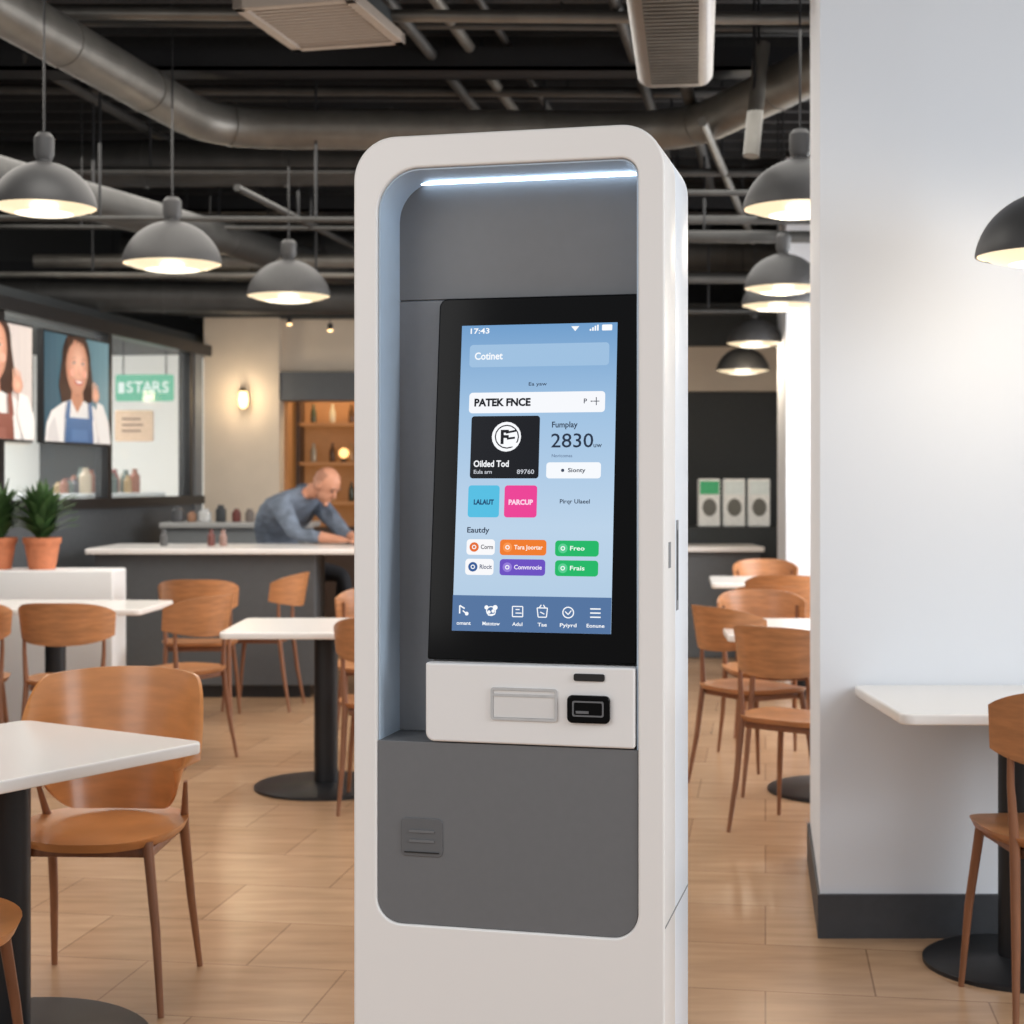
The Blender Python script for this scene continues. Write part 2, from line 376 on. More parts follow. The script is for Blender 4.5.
duct('ventilation_duct',[(-3.2,13.2,3.3),(3.5,13.2,3.3)],.16,STEELD,'grey round duct at the far end')
duct('drain_pipe',[(1.25,8.0,3.6),(1.18,7.9,3.02)],.04,STEEL,'short pale pipe dropping from the ceiling',rings=0,cat='pipe')
k=0
for (p0,p1,r) in [((-5,7.4,3.6),(3,7.6,3.6),.03),((-5,7.9,3.7),(2.5,8.1,3.7),.02),((-4,9.7,3.3),(2,9.8,3.3),.025),((-4,11.0,3.22),(2.6,11.1,3.22),.03),
    ((-1.0,5.0,3.68),(-.1,10.5,3.68),.03),((-.8,5.0,3.72),(0.1,10.5,3.72),.03),((-.6,5.2,3.76),(.3,10.5,3.76),.02),((-2.6,8.5,3.66),(-1.9,13,3.66),.03),
    ((-4,12.4,3.0),(2.6,12.4,3.0),.035),((.4,7.0,3.66),(1.4,13.0,3.66),.03),((-4,10.9,2.82),(-.2,10.95,2.82),.02),((-3.2,12.9,2.78),(2.4,12.9,2.78),.03),((.5,10.4,3.0),(3,10.4,3.0),.04),((.4,11.4,2.85),(3,11.4,2.85),.03),((-4,6.5,3.78),(2.0,6.6,3.78),.025),((-3.4,11.4,2.98),(.2,11.4,2.98),.05),((-3.2,8.9,2.88),(-.2,9.0,2.88),.015),
    ((-5,7.0,3.72),(3,7.0,3.72),.015),((-4.5,9.3,3.7),(2.4,9.45,3.7),.03),((-4,10.6,3.1),(-.2,10.7,3.1),.015),((1.0,8.4,3.3),(1.9,12.6,3.3),.025),((.9,8.4,3.55),(1.6,12.6,3.55),.035),((-1.6,9.3,3.12),(-.9,13,3.12),.02),((.3,12.1,2.7),(2.0,12.15,2.7),.018),((.3,9.9,3.2),(2.6,9.95,3.2),.018),((-4,13.1,2.95),(.2,13.1,2.95),.015)]:
    duct('conduit_pipe',[p0,p1],r,STEELD if k%5 else STEEL,'thin metal conduit under the black ceiling',rings=0,cat='pipe'); k+=1
for (x0,x1,yy,zz) in [(-5,3,8.5,3.6),(-5,3,11.8,3.4),(-4.5,3,13.9,3.2)]:
    m=MB(); m.box(x0,yy,zz,x1,yy+.22,zz+.02,IRON); m.box(x0,yy,zz,x1,yy+.02,zz+.12,IRON); m.box(x0,yy+.2,zz,x1,yy+.22,zz+.12,IRON)
    o=make('cable_tray',m,label='black steel cable tray hung below the ceiling',cat='cable tray',smooth=False)
    for q in (x0+1,(x0+x1)/2,x1-1): rod(o,(q,yy+.11,zz),(q,yy+.11,3.9))
M=Matrix.Translation((.745,7.3,0))@Matrix.Rotation(R(-6.6),4,'Z')
STW=mat('duct_light',(132,126,120),.4,metal=.3,var=.03)
m=MB(); m.box(-.17,-2.4,3.2,.17,0,3.5,STW,bev=.06,M=M,seg=5)
for i in range(44): m.box(-.105,-2.3+i*.05,3.192,.105,-2.3+i*.05+.022,3.203,STEEL,M=M)
o=make('square_duct',m,label='pale rectangular metal duct under the ceiling',cat='duct',ang=40)
rod(o,M@Vector((0,-2,3.5)),M@Vector((0,-2,3.9)),.01); rod(o,M@Vector((0,-.3,3.5)),M@Vector((0,-.3,3.9)),.01)
m=MB(); VW=mat('vent_white',(158,148,138),.5,var=.01); VD=mat('vent_dark',(90,84,78),.6)
M=Matrix.Translation((-.86,7.25,3.5))@Matrix.Rotation(R(-14),4,'Z')
a_,b_=.28,.36
for (x0,y0,x1,y1) in ((-a_,-b_,a_,-b_+.05),(-a_,b_-.05,a_,b_),(-a_,-b_,-a_+.05,b_),(a_-.05,-b_,a_,b_)): m.box(x0,y0,-.03,x1,y1,.02,VW,M=M,bev=.004)
m.box(-a_+.02,-b_+.02,.0,a_-.02,b_-.02,.03,VD,M=M)
yy=-b_+.06
while yy<b_-.06: m.box(-a_+.04,yy,-.018,a_-.04,yy+.025,.0,VW,M=M); yy+=.045
m.box(-a_+.05,-b_+.05,.02,a_-.05,b_-.05,.12,DARKW,M=M)
o=make('air_diffuser',m,label='off-white slatted ceiling air diffuser',cat='air vent',smooth=False); rod(o,M@Vector((0,0,.1)),M@Vector((0,0,.4)))

# ------------------------------------------------------------ pendant lamps
def pendant(x,y_,z,d,label='dark grey dome pendant lamp glowing warm white'):
    t=thing('pendant_lamp',label,'lamp',(x,y_,z),0,'dome pendant lamps')
    r=d/2; h=d*.42
    P=[];n=14
    for i in range(n+1):
        a=math.pi/2*i/n; P.append((r*(math.cos(a)*.86+.14*(1-i/n))if i<n else r*.14,h*math.sin(a)**1.05))
    s_=MB(); s_.lathe([(r*.985,-.008),(r,-.006)]+[(p[0],p[1]) for p in P]+[(r*.13,h+.02),(0.0,h+.02)],LAMPG,n=44,cap=False)
    i_=MB(); i_.lathe([(r*.97,-.006)]+[(p[0]*.96,p[1]*.95) for p in P[:-1]],LAMPI,n=44,cap=False)
    make('lamp_shade',s_,t); make('shade_lining',i_,t)
    n_=MB(); n_.lathe([(.0,h+.01),(r*.15,h+.01),(r*.19,h+.03),(r*.19,h+.10),(r*.12,h+.12),(.0,h+.12)],LAMPG,n=24); make('lamp_neck',n_,t)
    b=MB(); b.lathe([(0,-.098*d),(r*.3,-.092*d),(r*.55,-.074*d)],GLOWC,n=36,cap=False); b.lathe([(r*.55,-.074*d),(r*.8,-.044*d),(r*.955,-.006),(r*.9,.012),(0,.014)],GLOW,n=36,cap=False); make('light_diffuser',b,t,ang=60)
    c_=MB(); c_.tube([(0,0,h+.11),(0,0,3.86-z)],.005,BLACK,n=6); make('cord',c_,t)
    a=MB(); a.lathe([(0,3.86-z),(.05,3.86-z),(.05,3.9-z),(0,3.9-z)],BLACK,n=20); make('canopy',a,t)
    L=bpy.data.lights.new('pendant_light','POINT'); L.energy=7; L.color=(1,.84,.64); L.shadow_soft_size=.08
    lo=bpy.data.objects.new('pendant_bulb_light',L); COL.objects.link(lo); lo.parent=t; lo.location=(0,0,-.15)
    return t
for a in [(-1.93,6.6,2.55,.43),(-1.72,8.1,2.52,.5),(-1.34,9.6,2.53,.5),(1.17,6.5,2.53,.46),(1.56,9.2,2.53,.45),(1.68,10.1,2.53,.46),(1.85,12.2,2.47,.43),(1.84,12.75,2.30,.42),(1.48,4.4,2.045,.4)]:
    pendant(*a)
for (x,y_,z) in [(-2.0,10.6,3.1),(-2.5,9.3,2.95),(-1.85,13.3,2.72),(-1.5,13.2,2.66),(-1.2,13.2,2.72)]:
    m=MB(); m.lathe([(0,0),(.02,0),(.022,.01),(.022,.05),(0,.05)],BLACK,n=14)
    o=make('spotlight',m,loc=(x,y_,z),label='small black ceiling spotlight with warm bulb',cat='spotlight')
    b=MB(); b.ball((0,0,-.006),(.022,.022,.012),emis('bulb_warm',(255,210,150),4),n=12); make('bulb',b,o)
    b=MB(); b.tube([(0,0,.05),(0,0,3.9-z)],.003,BLACK,n=6); make('cord',b,o)

# ------------------------------------------------------------ chairs
def sweep_band(mb,a0,a1,rfun,zb,zt,th,mt,n=28,m=6,lean=0.0):
    vs=[];fs=[]
    for side in (0,1):
        for i in range(n+1):
            a=a0+(a1-a0)*i/n
            for j in range(m+1):
                t=j/m; z=zb(a)+(zt(a)-zb(a))*t
                rr=rfun(a,t)+(th if side else 0)
                y_=-math.cos(R(a))*rr-lean*(z-.46); x=math.sin(R(a))*rr
                vs.append((x,y_,z))
    N=(n+1)*(m+1); 
    def id(s_,i,j): return s_*N+i*(m+1)+j
    for i in range(n):
        for j in range(m):
            fs.append([id(0,i,j),id(0,i+1,j),id(0,i+1,j+1),id(0,i,j+1)])
            fs.append([id(1,i,j),id(1,i,j+1),id(1,i+1,j+1),id(1,i+1,j)])
        fs.append([id(0,i,0),id(1,i,0),id(1,i+1,0),id(0,i+1,0)])
        fs.append([id(0,i,m),id(0,i+1,m),id(1,i+1,m),id(1,i,m)])
    for j in range(m):
        fs.append([id(0,0,j),id(0,0,j+1),id(1,0,j+1),id(1,0,j)])
        fs.append([id(0,n,j),id(1,n,j),id(1,n,j+1),id(0,n,j+1)])
    mb.add(vs,fs,mt)
def seat_mesh(mb,w,d,z,th,mt,dish=.012,e0=3.2):
    vs=[];fs=[];n=40;rings=6
    def prof(t,a):
        c_,s_=math.cos(a),math.sin(a); e=2/e0
        x=w/2*abs(c_)**e*(1 if c_>0 else -1); y_=d/2*abs(s_)**e*(1 if s_>0 else -1)
        return x*t,y_*t
    for side in (0,1):
        for k in range(rings+1):
            t=k/rings
            for j in range(n):
                a=2*math.pi*j/n; x,y_=prof(max(t,.001)*(1 if side==0 else .95),a)
                dz=dish*(t*t)-dish
                if y_>0: dz-=.014*(y_/(d/2))**3
                vs.append((x,y_,z+dz if side==0 else z+dz-th))
    N=(rings+1)*n
    for s_ in (0,1):
        for k in range(rings):
            for j in range(n):
                q=[s_*N+k*n+j,s_*N+k*n+(j+1)%n,s_*N+(k+1)*n+(j+1)%n,s_*N+(k+1)*n+j]
                fs.append(q if s_ else q[::-1])
    for j in range(n): fs.append([rings*n+j,N+rings*n+j,N+rings*n+(j+1)%n,rings*n+(j+1)%n])
    mb.add(vs,fs,mt)
def rails(t,w_,d_,z0):
    for (x0,y0,x1,y1) in ((-w_,d_-.02,w_,d_),(-w_,-d_,w_,-d_+.02),(-w_,-d_,-w_+.018,d_),(w_-.018,-d_,w_,d_)):
        r=MB(); r.box(x0,y0,z0,x1,y1,z0+.026,WOODL,bev=.004); make('seat_rail',r,t)
def chair_band(loc,rot,label,group='wooden dining chairs'):
    t=thing('dining_chair',label,'chair',loc,rot,group)
    s_=MB(); seat_mesh(s_,.44,.43,.47,.022,WOOD); make('seat',s_,t,ang=60)
    b=MB(); sweep_band(b,-74,74,lambda a,tt:.226+.010*tt,lambda a:.64+.04*(abs(a)/74)**2.2,lambda a:.845-.055*(abs(a)/74)**3,.011,WOOD,lean=.12); make('backrest',b,t,ang=50)
    for sx in (-1,1):
        m=MB(); m.tube([(sx*.165,.15,.45),(sx*.19,.18,.22),(sx*.205,.2,0)],[.014,.012,.008],WOODL); make('leg',m,t)
        m=MB(); m.tube([(sx*.192,-.148,.77),(sx*.192,-.148,.60),(sx*.182,-.15,.45),(sx*.19,-.18,.22),(sx*.205,-.22,0)],[.008,.010,.014,.012,.008],WOODL); make('leg',m,t)
    rails(t,.168,.15,.415)
    return t
def chair_shell(loc,rot,label):
    t=thing('dining_chair',label,'chair',loc,rot,'shell dining chairs')
    s_=MB(); seat_mesh(s_,.45,.46,.47,.026,TAN,.022,2.6); make('seat',s_,t,ang=60)
    W0=88
    def zt(a): 
        q=abs(a)/W0; return .868-.03*q**2-.20*max(0,(q-.62)/.38)**2.0
    def zb(a):
        q=abs(a)/W0; return .468+.04*q*q+.10*max(0,(q-.5)/.5)**1.3
    b=MB(); sweep_band(b,-W0,W0,lambda a,tt:.190+.066*tt**.9,zb,zt,.009,TAN,n=56,m=12,lean=.10); make('backrest',b,t,ang=60)
    for sx in (-1,1):
        m=MB(); m.tube([(sx*.165,.16,.45),(sx*.195,.19,.22),(sx*.215,.215,0)],[.015,.0125,.009],WOODL); make('leg',m,t)
        m=MB(); m.tube([(sx*.212,-.07,.57),(sx*.200,-.11,.48),(sx*.192,-.135,.43),(sx*.20,-.185,.22),(sx*.215,-.235,0)],[.006,.011,.015,.0125,.009],WOODL); make('leg',m,t)
    rails(t,.175,.15,.405)
    return t
A=chair_shell((-1.135,4.45,0),R(178),'tan curved-shell wooden chair at the white table')
dup(A,(-1.30,3.45,0),R(-82),'tan wooden chair pushed up sideways to the white table')
B=chair_band((-2.12,7.75,0),R(-3),'light wooden chair with curved back at white table')
for (x,y_,a,l) in [(-2.66,7.75,14,'light wooden chair turned slightly at white table'),(-1.70,8.12,62,'light wooden chair turned sideways beside white table'),
    (-1.85,9.52,3,'light wooden chair behind the white table'),(-1.56,10.0,85,'light wooden chair standing sideways near grey bar'),
    (-.53,6.98,0,'light wooden chair at white pedestal table'),(-.70,8.35,180,'light wooden chair across the pedestal table'),
    (1.17,6.5,-38,'wooden chair turned towards the aisle table'),(1.30,8.15,185,'wooden chair across the aisle table'),
    (1.12,7.45,-60,'wooden chair at the side of the aisle table'),
    (1.48,8.95,-15,'wooden chair in the aisle facing away'),(1.68,9.95,-5,'wooden chair at the far aisle table'),(1.82,11.4,178,'wooden chair near the back counter')]:
    dup(B,(x,y_,0),R(a),l)
n_=dup(B,(1.475,4.30,0),R(3),'wooden chair with curved back at wall table'); n_.scale=(1,1,1.055)

# ------------------------------------------------------------ tables
def table(loc,rot,hw,hd,label,z=.75,rb=.33,off=(0,0),rc=.04,th=.03):
    t=thing('pedestal_table',label,'table',loc,rot)
    m=MB(); hplate(m,[rrect(-hw,-hd,hw,hd,rc)],z-th,z,TOP,bev=.006); make('table_top',m,t,ang=50)
    m=MB(); m.box(-.16+off[0],-.16+off[1],z-th-.014,.16+off[0],.16+off[1],z-th,IRON,bev=.003); make('mounting_plate',m,t)
    m=MB(); m.lathe([(.055,.02),(.055,z-th-.012)],IRON,c=(off[0],off[1],0)); make('pedestal',m,t)
    m=MB(); m.lathe([(rb,0),(rb,.012),(rb-.01,.018),(.07,.026),(.06,.03),(0,.03)],IRON,n=56,c=(off[0],off[1],0)); make('table_base',m,t)
    return t
table((-1.26,4.0,0),R(-33),.345,.345,'small white square table on black pedestal',rb=.35)
table((-.86,7.4,0),0,.43,.38,'white table on black round pedestal base')
table((-2.46,8.62,0),R(-3),.56,.34,'white rectangular table with chairs around it')
table((1.5,7.3,0),R(-4),.54,.44,'white table beside the aisle')
table((1.95,10.7,0),R(-6),.62,.42,'white table at the far end of the aisle')
table((1.50,4.645,0),0,.445,.315,'white table fixed against the white wall',z=.785,rb=.27,off=(-.02,.04))

# ------------------------------------------------------------ counters
g=MB(); g.box(-2.72,10.42,0.08,-1.28,10.95,.94,SLATE,bev=.008); g.box(-2.68,10.46,0,-1.32,10.9,.08,BLACK)
o=make('bar_counter',g,label='slate grey bar counter with thin white top',cat='counter',smooth=False)
g=MB(); hplate(g,[rrect(-2.76,10.32,-.75,11.22,.02)],.94,.975,TOP,bev=.005); make('worktop',g,o,ang=50)
g=MB(); g.box(-.86,10.5,0,-.8,11.1,.94,SLATE,bev=.004); make('end_panel',g,o,smooth=False)
g=MB(); g.box(-3.2,9.18,0,-2.29,9.5,.90,mat('box_white',(236,236,236),.5,var=0),bev=.01); make('low_partition',g,label='white low partition box carrying potted plants',cat='partition',smooth=False)
g=MB(); g.box(-2.62,12.0,0,-1.55,12.5,1.06,mat('counter_grey2',(124,128,130),.5,var=.01),bev=.01); g.box(-2.64,11.96,1.06,-1.5,12.54,1.10,mat('counter_top2',(170,170,168),.35,var=.01),bev=.006)
make('service_counter',g,label='grey service counter below the shop window',cat='counter',smooth=False)
g=MB(); g.box(.7,12.75,0,1.98,13.3,.85,SLATE,bev=.01); g.box(.65,12.68,.85,2.0,13.3,.89,TOP,bev=.006); g.box(.7,13.3,0,2.6,13.8,1.03,DARKW,bev=.006)
make('servery_counter',g,label='slate counter with white top at far wall',cat='counter',smooth=False)
for (x,cc) in ((1.66,(58,150,100)),(1.87,(190,196,192)),(2.08,(190,196,192))):
    g=MB(); g.box(-.09,-.05,0,.09,.05,.40,mat('mbox%d'%cc[0],(222,222,218),.5,emit=.12),bev=.008)
    o=make('menu_box',g,loc=(x,13.5,1.03),label='small upright white menu display box with coloured header',cat='display box',group='menu boxes on the counter',smooth=False)
    h=MB(); h.box(-.08,-.054,.27,.08,-.05,.38,mat('mhead%d'%cc[0],cc,.5,emit=.3)); make('header_panel',h,o,smooth=False)
    h=MB(); h.poly([(p[0],-.053,p[1]) for p in ell(0,.16,.06,.075)],mat('mprint',(110,110,104),.5)); make('printed_circle',h,o,smooth=False)
for i,(x,cc,h_,r) in enumerate([(-2.55,(80,80,82),.12,.05),(-2.44,(160,120,96),.08,.035),(-2.34,(200,200,198),.10,.05),(-2.22,(60,62,64),.13,.04),(-2.1,(110,60,54),.10,.035),(-2.0,(120,110,104),.10,.035),(-1.88,(190,190,186),.14,.035),(-1.75,(90,96,92),.16,.035)]):
    g=MB(); g.lathe([(r*.85,0),(r,.01),(r,h_*.75),(r*.6,h_*.85),(r*.6,h_),(0,h_)],mat('cup%d'%i,cc,.35),n=18)
    make('canister',g,loc=(x,12.2,1.10),label='small lidded canister on the service counter',cat='canister',group='canisters on the service counter')
for i,(x,cc) in enumerate([(-2.03,(112,66,60)),(-1.95,(150,120,110)),(-2.35,(90,90,90))]):
    g=MB(); g.lathe([(.024,0),(.026,.01),(.026,.07),(.014,.085),(.014,.11),(0,.11)],mat('sauce%d'%i,cc,.35),n=16)
    make('sauce_bottle',g,loc=(x,10.8,.975),label='small sauce bottle on the grey bar',cat='bottle',group='sauce bottles on the bar')
g=MB()
for z in (1.2,1.55,1.9): g.box(-1.9,14.2,z,-.6,14.5,z+.03,WARM)
for x in (-1.92,-1.25,-.6): g.box(x,14.2,0,x+.04,14.5,2.25,mat('dark_timber',(64,46,34),.5))
g.box(-1.9,14.1,0,-.6,14.5,1.0,mat('dark_timber',(64,46,34),.5))
make('back_bar_shelf',g,label='warm lit timber back-bar shelving',cat='shelf',smooth=False)
for i in range(9):
    x=-1.78+(i%3)*.17; z=(1.23,1.58,1.93)[i//3]
    g=MB(); g.lathe([(.026,0),(.028,.01),(.028,.1),(.012,.14),(.012,.17),(0,.17)],mat('btl%d'%(i%4),[(80,56,34),(160,126,86),(60,64,48),(170,160,140)][i%4],.2),n=14)
    make('bottle',g,loc=(x,14.35,z),label='glass bottle on the back-bar shelf',cat='bottle',group='bottles on the back-bar shelf')
o=thing('shelf_lamp','small glowing globe lamp on the back-bar shelf','lamp',(-1.50,14.27,1.58))
m=MB(); m.lathe([(0,0),(.03,0),(.02,.03),(0,.03)],BLACK,n=16); make('base',m,o)
m=MB(); m.ball((0,0,.08),.045,emis('globe_glow',(255,196,124),2.5),n=16); make('globe',m,o)
o=thing('wall_sconce','small warm wall sconce on the cream wall','lamp',(-2.27,13.6,2.1))
m=MB(); m.box(-.03,-.03,-.05,.03,0,.05,BLACK,bev=.005); m.tube([(0,-.02,-.02),(0,-.08,-.03)],.01,BLACK); make('bracket',m,o)
m=MB(); m.lathe([(0,-.08),(.035,-.06),(.045,0),(.035,.06),(0,.08)],emis('sconce_glow',(255,214,150),4),n=20,c=(0,-.09,0)); make('glass_shade',m,o)
m=MB(); m.lathe([(0,.07),(.03,.07),(.02,.1),(0,.1)],BLACK,n=16,c=(0,-.09,0)); make('cap',m,o)
L=bpy.data.lights.new('sconce_light','POINT'); L.energy=5; L.color=(1,.8,.55); L.shadow_soft_size=.05
lo=bpy.data.objects.new('sconce_bulb_light',L); COL.objects.link(lo); lo.parent=o; lo.location=(0,-.22,.02)
# ------------------------------------------------------------ plants
TERR=mat('terracotta',(200,122,84),.7,var=.05); LEAF=mat('leaf_green',(62,92,50),.5,var=.25,scale=12); SOIL=mat('soil',(50,36,28),.9)
def plant(loc,s_,label,n=70):
    t=thing('potted_plant',label,'plant',loc)
    m=MB(); m.lathe([(0,0),(.075*s_,0),(.10*s_,.15*s_),(.108*s_,.15*s_),(.112*s_,.185*s_),(.095*s_,.185*s_),(.09*s_,.15*s_),(0,.15*s_)],TERR,n=28); make('pot',m,t)
    m=MB(); m.lathe([(0,.152*s_),(.088*s_,.155*s_),(0,.165*s_)],SOIL,n=20); make('soil',m,t)
    m=MB()
    for i in range(n):
        a=random.uniform(0,2*math.pi); L=random.uniform(.14,.42)*s_; out=random.uniform(.04,.20)*s_; w_=random.uniform(.016,.030)*s_
        vs=[];k=6
        d=Vector((math.cos(a),math.sin(a),0)); sd=Vector((-d.y,d.x,0))
        for j in range(k+1):
            u=j/k; p=d*(out*u*u+.02)+Vector((0,0,.15*s_+L*(u-.16*u*u*u*(out/.1))))
            ww=w_*math.sin(math.pi*min(.97,u*.85+.12))
            vs+= [p-sd*ww,p+sd*ww+Vector((0,0,.004))]
        m.add(vs,[[2*j,2*j+1,2*j+3,2*j+2] for j in range(k)],LEAF)
    make('foliage',m,t,kind='flat')
plant((-2.74,9.33,.90),1.0,'leafy green plant in terracotta pot on partition',180)
plant((-3.0,9.34,.90),1.0,'green potted plant at the end of partition',160)

# ------------------------------------------------------------ kiosk
K=thing('self_service_kiosk','tall white self-service kiosk with lit touchscreen','kiosk',(-.011,3.103,0),R(-13.6))
UL,UR,ZB,ZT=-.264,.258,.545,2.035
outer=rrect(-.312,0,.309,2.098,[.004,.004,.085,.085],n=12)
inner=rrect(UL,ZB,UR,ZT,[.05,.05,.035,.085],n=12)
m=MB(); vplate(m,[outer,inner[::-1]],0,.15,WHITE,bev=.004); make('front_frame',m,K,ang=40)
m=MB(); vplate(m,[rrect(-.312,.0,.309,2.098,[.004,.004,.085,.085],n=12)],.152,.345,mat('white_side',(230,236,244),.32,var=0),bev=.003); make('rear_housing',m,K,ang=40)  # bluer copy of the shell white, daylight on the side put into colour
m=MB(); io=rrect(UL+.001,ZB+.001,UR-.001,ZT-.001,[.05,.05,.035,.085],n=12); n=len(io)
vs=[(p[0],.010,p[1]) for p in io]+[(p[0],.15,p[1]) for p in io]
ii=rrect(UL+.004,ZB+.004,UR-.004,ZT-.004,[.048,.048,.032,.082],n=12)
vs+=[(p[0],.010,p[1]) for p in ii]+[(p[0],.15,p[1]) for p in ii]
fs=[]
for i in range(n):
    j=(i+1)%n
    fs+=[[2*n+i,2*n+j,3*n+j,3*n+i],[i,n+i,n+j,j],[i,j,2*n+j,2*n+i]]
m.add(vs,fs,LINER); make('recess_liner',m,K,ang=40)
m=MB(); m.box(UL+.003,.138,1.79,UR-.003,.150,ZT-.005,mat('grey_upper',(120,121,123),.5,var=.01),bev=.001); make('upper_back_panel',m,K,smooth=False)
m=MB(); m.box(UL+.003,.138,.905,UR-.003,.150,1.787,GREYB,bev=.001); make('lower_back_panel',m,K,smooth=False)
m=MB(); vplate(m,[rrect(UL+.001,ZB+.001,UR-.001,.905,[.048,.048,.002,.002],n=10)],.004,.136,GREY,bev=.001); LP=make('lower_panel',m,K,ang=40)
m=MB(); vplate(m,[rrect(-.214,.68,-.129,.755,.010)],.0015,.006,mat('vent_grey',(96,97,99),.45,var=.01),bev=.001)
vplate(m,[rrect(-.197,.727,-.146,.732,.002)],-.001,.003,GREY); vplate(m,[rrect(-.197,.708,-.146,.713,.002)],-.001,.003,GREY); vplate(m,[rrect(-.207,.687,-.136,.689,.0008)],-.001,.003,BLACK)
make('service_hatch',m,LP,ang=40)
m=MB(); m.box(UL+.03,.122,ZT-.011,UR-.012,.134,ZT-.006,LED,bev=.002); make('led_strip',m,K)
m=MB(); m.box(.3085,.16,1.16,.3105,.185,1.34,mat('slot_grey',(120,122,126),.4),bev=.0008); m.box(.309,.168,1.18,.3115,.174,1.32,BLACK); make('side_handle',m,K,smooth=False)
m=MB(); m.box(.3088,.05,1.25,.3098,.08,1.3,mat('slot_grey',(120,122,126),.4)); make('side_lock',m,K,smooth=False)
m=MB(); m.box(.3085,.005,.568,.3096,.34,.572,mat('seam_grey',(130,132,135),.5)); make('base_seam',m,K,smooth=False)
m=MB(); vplate(m,[rrect(-.163,.908,UR-.006,1.062,[.018,.006,.004,.004])],-.002,.136,mat('module_white',(234,232,230),.35,var=0),bev=.004); RM=make('reader_module',m,K,ang=40)
m=MB(); vplate(m,[rrect(-.03,.955,.102,1.018,.006),rrect(-.025,.96,.097,1.013,.004)[::-1]],-.006,.0,mat('slot_rim',(190,190,190),.4)); m.box(-.025,-.004,.96,.097,.0,1.013,mat('slot_face',(222,220,218),.35,var=0),bev=.001)
m.box(-.025,-.0055,1.001,.097,-.002,1.006,mat('slot_rim',(190,190,190),.4)); make('receipt_slot',m,RM,smooth=False)
m=MB(); vplate(m,[rrect(.134,1.035,.194,1.049,.004)],-.006,.0,BLACK,bev=.001); make('sensor_window',m,RM,smooth=False)
m=MB(); vplate(m,[rrect(.122,.955,.205,1.008,.010)],-.012,.0,BLACKG,bev=.003)
vplate(m,[rrect(.133,.968,.194,.998,.004),rrect(.136,.971,.191,.995,.003)[::-1]],-.0145,-.011,mat('reader_trim',(120,122,126),.3,metal=.6))
m.box(.14,-.0145,.974,.165,-.0125,.979,mat('reader_trim',(120,122,126),.3,metal=.6)); make('card_reader',m,RM,smooth=False)
SW,SH=.418,.727
tilt=math.atan2(.088,.723)
MT=Matrix.Translation((-.167,.024,1.066))@Matrix.Rotation(-tilt,4,'X')
m=MB(); vplate(m,[rrect(0,0,SW,SH,[.004,.004,.018,.018])],0,.03,BLACKG,bev=.003,M=MT); TS=make('touchscreen',m,K,ang=40)
gm=bpy.data.materials.new('display_gradient'); gm.use_nodes=True; nt=gm.node_tree; b=nt.nodes['Principled BSDF']
b.inputs['Base Color'].default_value=(0,0,0,1); b.inputs['Roughness'].default_value=.3; b.inputs['Specular IOR Level'].default_value=.1
tc=nt.nodes.new('ShaderNodeTexCoord'); sx=nt.nodes.new('ShaderNodeSeparateXYZ'); mr=nt.nodes.new('ShaderNodeMapRange'); cr=nt.nodes.new('ShaderNodeValToRGB')
mr.inputs[1].default_value=1.11; mr.inputs[2].default_value=1.73
nt.links.new(tc.outputs['Object'],sx.inputs[0]); nt.links.new(sx.outputs['Z'],mr.inputs[0]); nt.links.new(mr.outputs[0],cr.inputs[0])
e=cr.color_ramp.elements; e[0].position=0; e[0].color=s2l((176,202,226)); e[1].position=1; e[1].color=s2l((112,158,204))
q=e.new(.35); q.color=s2l((188,211,233)); q=e.new(.72); q.color=s2l((160,194,226))
nt.links.new(cr.outputs[0],b.inputs['Emission Color']); b.inputs['Emission Strength'].default_value=1.0
UX=.3178/154; UY=.613/308
def du(x,y_): # layout units of the interface artwork (origin at display top-left) -> metres on the glass
    s_=x-462+(y_-326)*.0215; t=y_-326
    return (.0495+s_*UX, .670-t*UY)
ui=MB(); lay=[0.0012]
def nxt(): lay[0]+=.00002; return lay[0]
def place(pts,mt,off=None):
    o_=off or nxt(); ui.poly([(p[0],-o_,p[1]) for p in pts],mt,M=MT)
def rect(x0,y0,x1,y1,c,r=3.0,name=None):
    a=du(x0,(y0+y1)/2); b_=du(x1,(y0+y1)/2); zt=du(x0,y0)[1]; zb=du(x0,y1)[1]
    place(rrect(a[0],zb,b_[0],zt,r*UX,n=6),emis('ui%d_%d_%d'%c,c))
def circ(x,y_,r,c): p=du(x,y_); place(ell(p[0],p[1],r*UX,r*UX,20),emis('ui%d_%d_%d'%c,c))
def txt(s_,x,y_,h,c,bold=0.0,align='LEFT',width=None):
    vs,fs=text_geo(s_,h*UY*1.38,bold*UX,align)
    sxx=1.0
    if width:
        xs=[v.x for v in vs]; sxx=width*UX/(max(xs)-min(xs))
    p=du(x,y_); ui.add(vs,fs,emis('ui%d_%d_%d'%c,c),MT@Matrix.Translation((p[0],-nxt(),p[1]))@MXZ@Matrix.Diagonal((sxx,1,1,1)))
def line(x0,y0,x1,y1,w_,c):
    a=Vector(du(x0,y0)); b_=Vector(du(x1,y1)); d=(b_-a).normalized(); n_=Vector((-d.y,d.x))*w_*UX/2
    place([a-n_,b_-n_,b_+n_,a+n_],emis('ui%d_%d_%d'%c,c))
def ring(x,y_,r,w_,c,n=18):
    for i in range(n):
        a0=2*math.pi*i/n;a1=2*math.pi*(i+1)/n; line(x+r*math.cos(a0),y_+r*math.sin(a0),x+r*math.cos(a1),y_+r*math.sin(a1),w_,c)
place([(.0495,.057),(.3675,.057),(.3675,.670),(.0495,.670)],gm,off=.001)
W_=(250,252,255); N_=(40,52,72); NV=(84,116,160); 
txt('17:43',469,332,5.5,W_,.15,width=19)
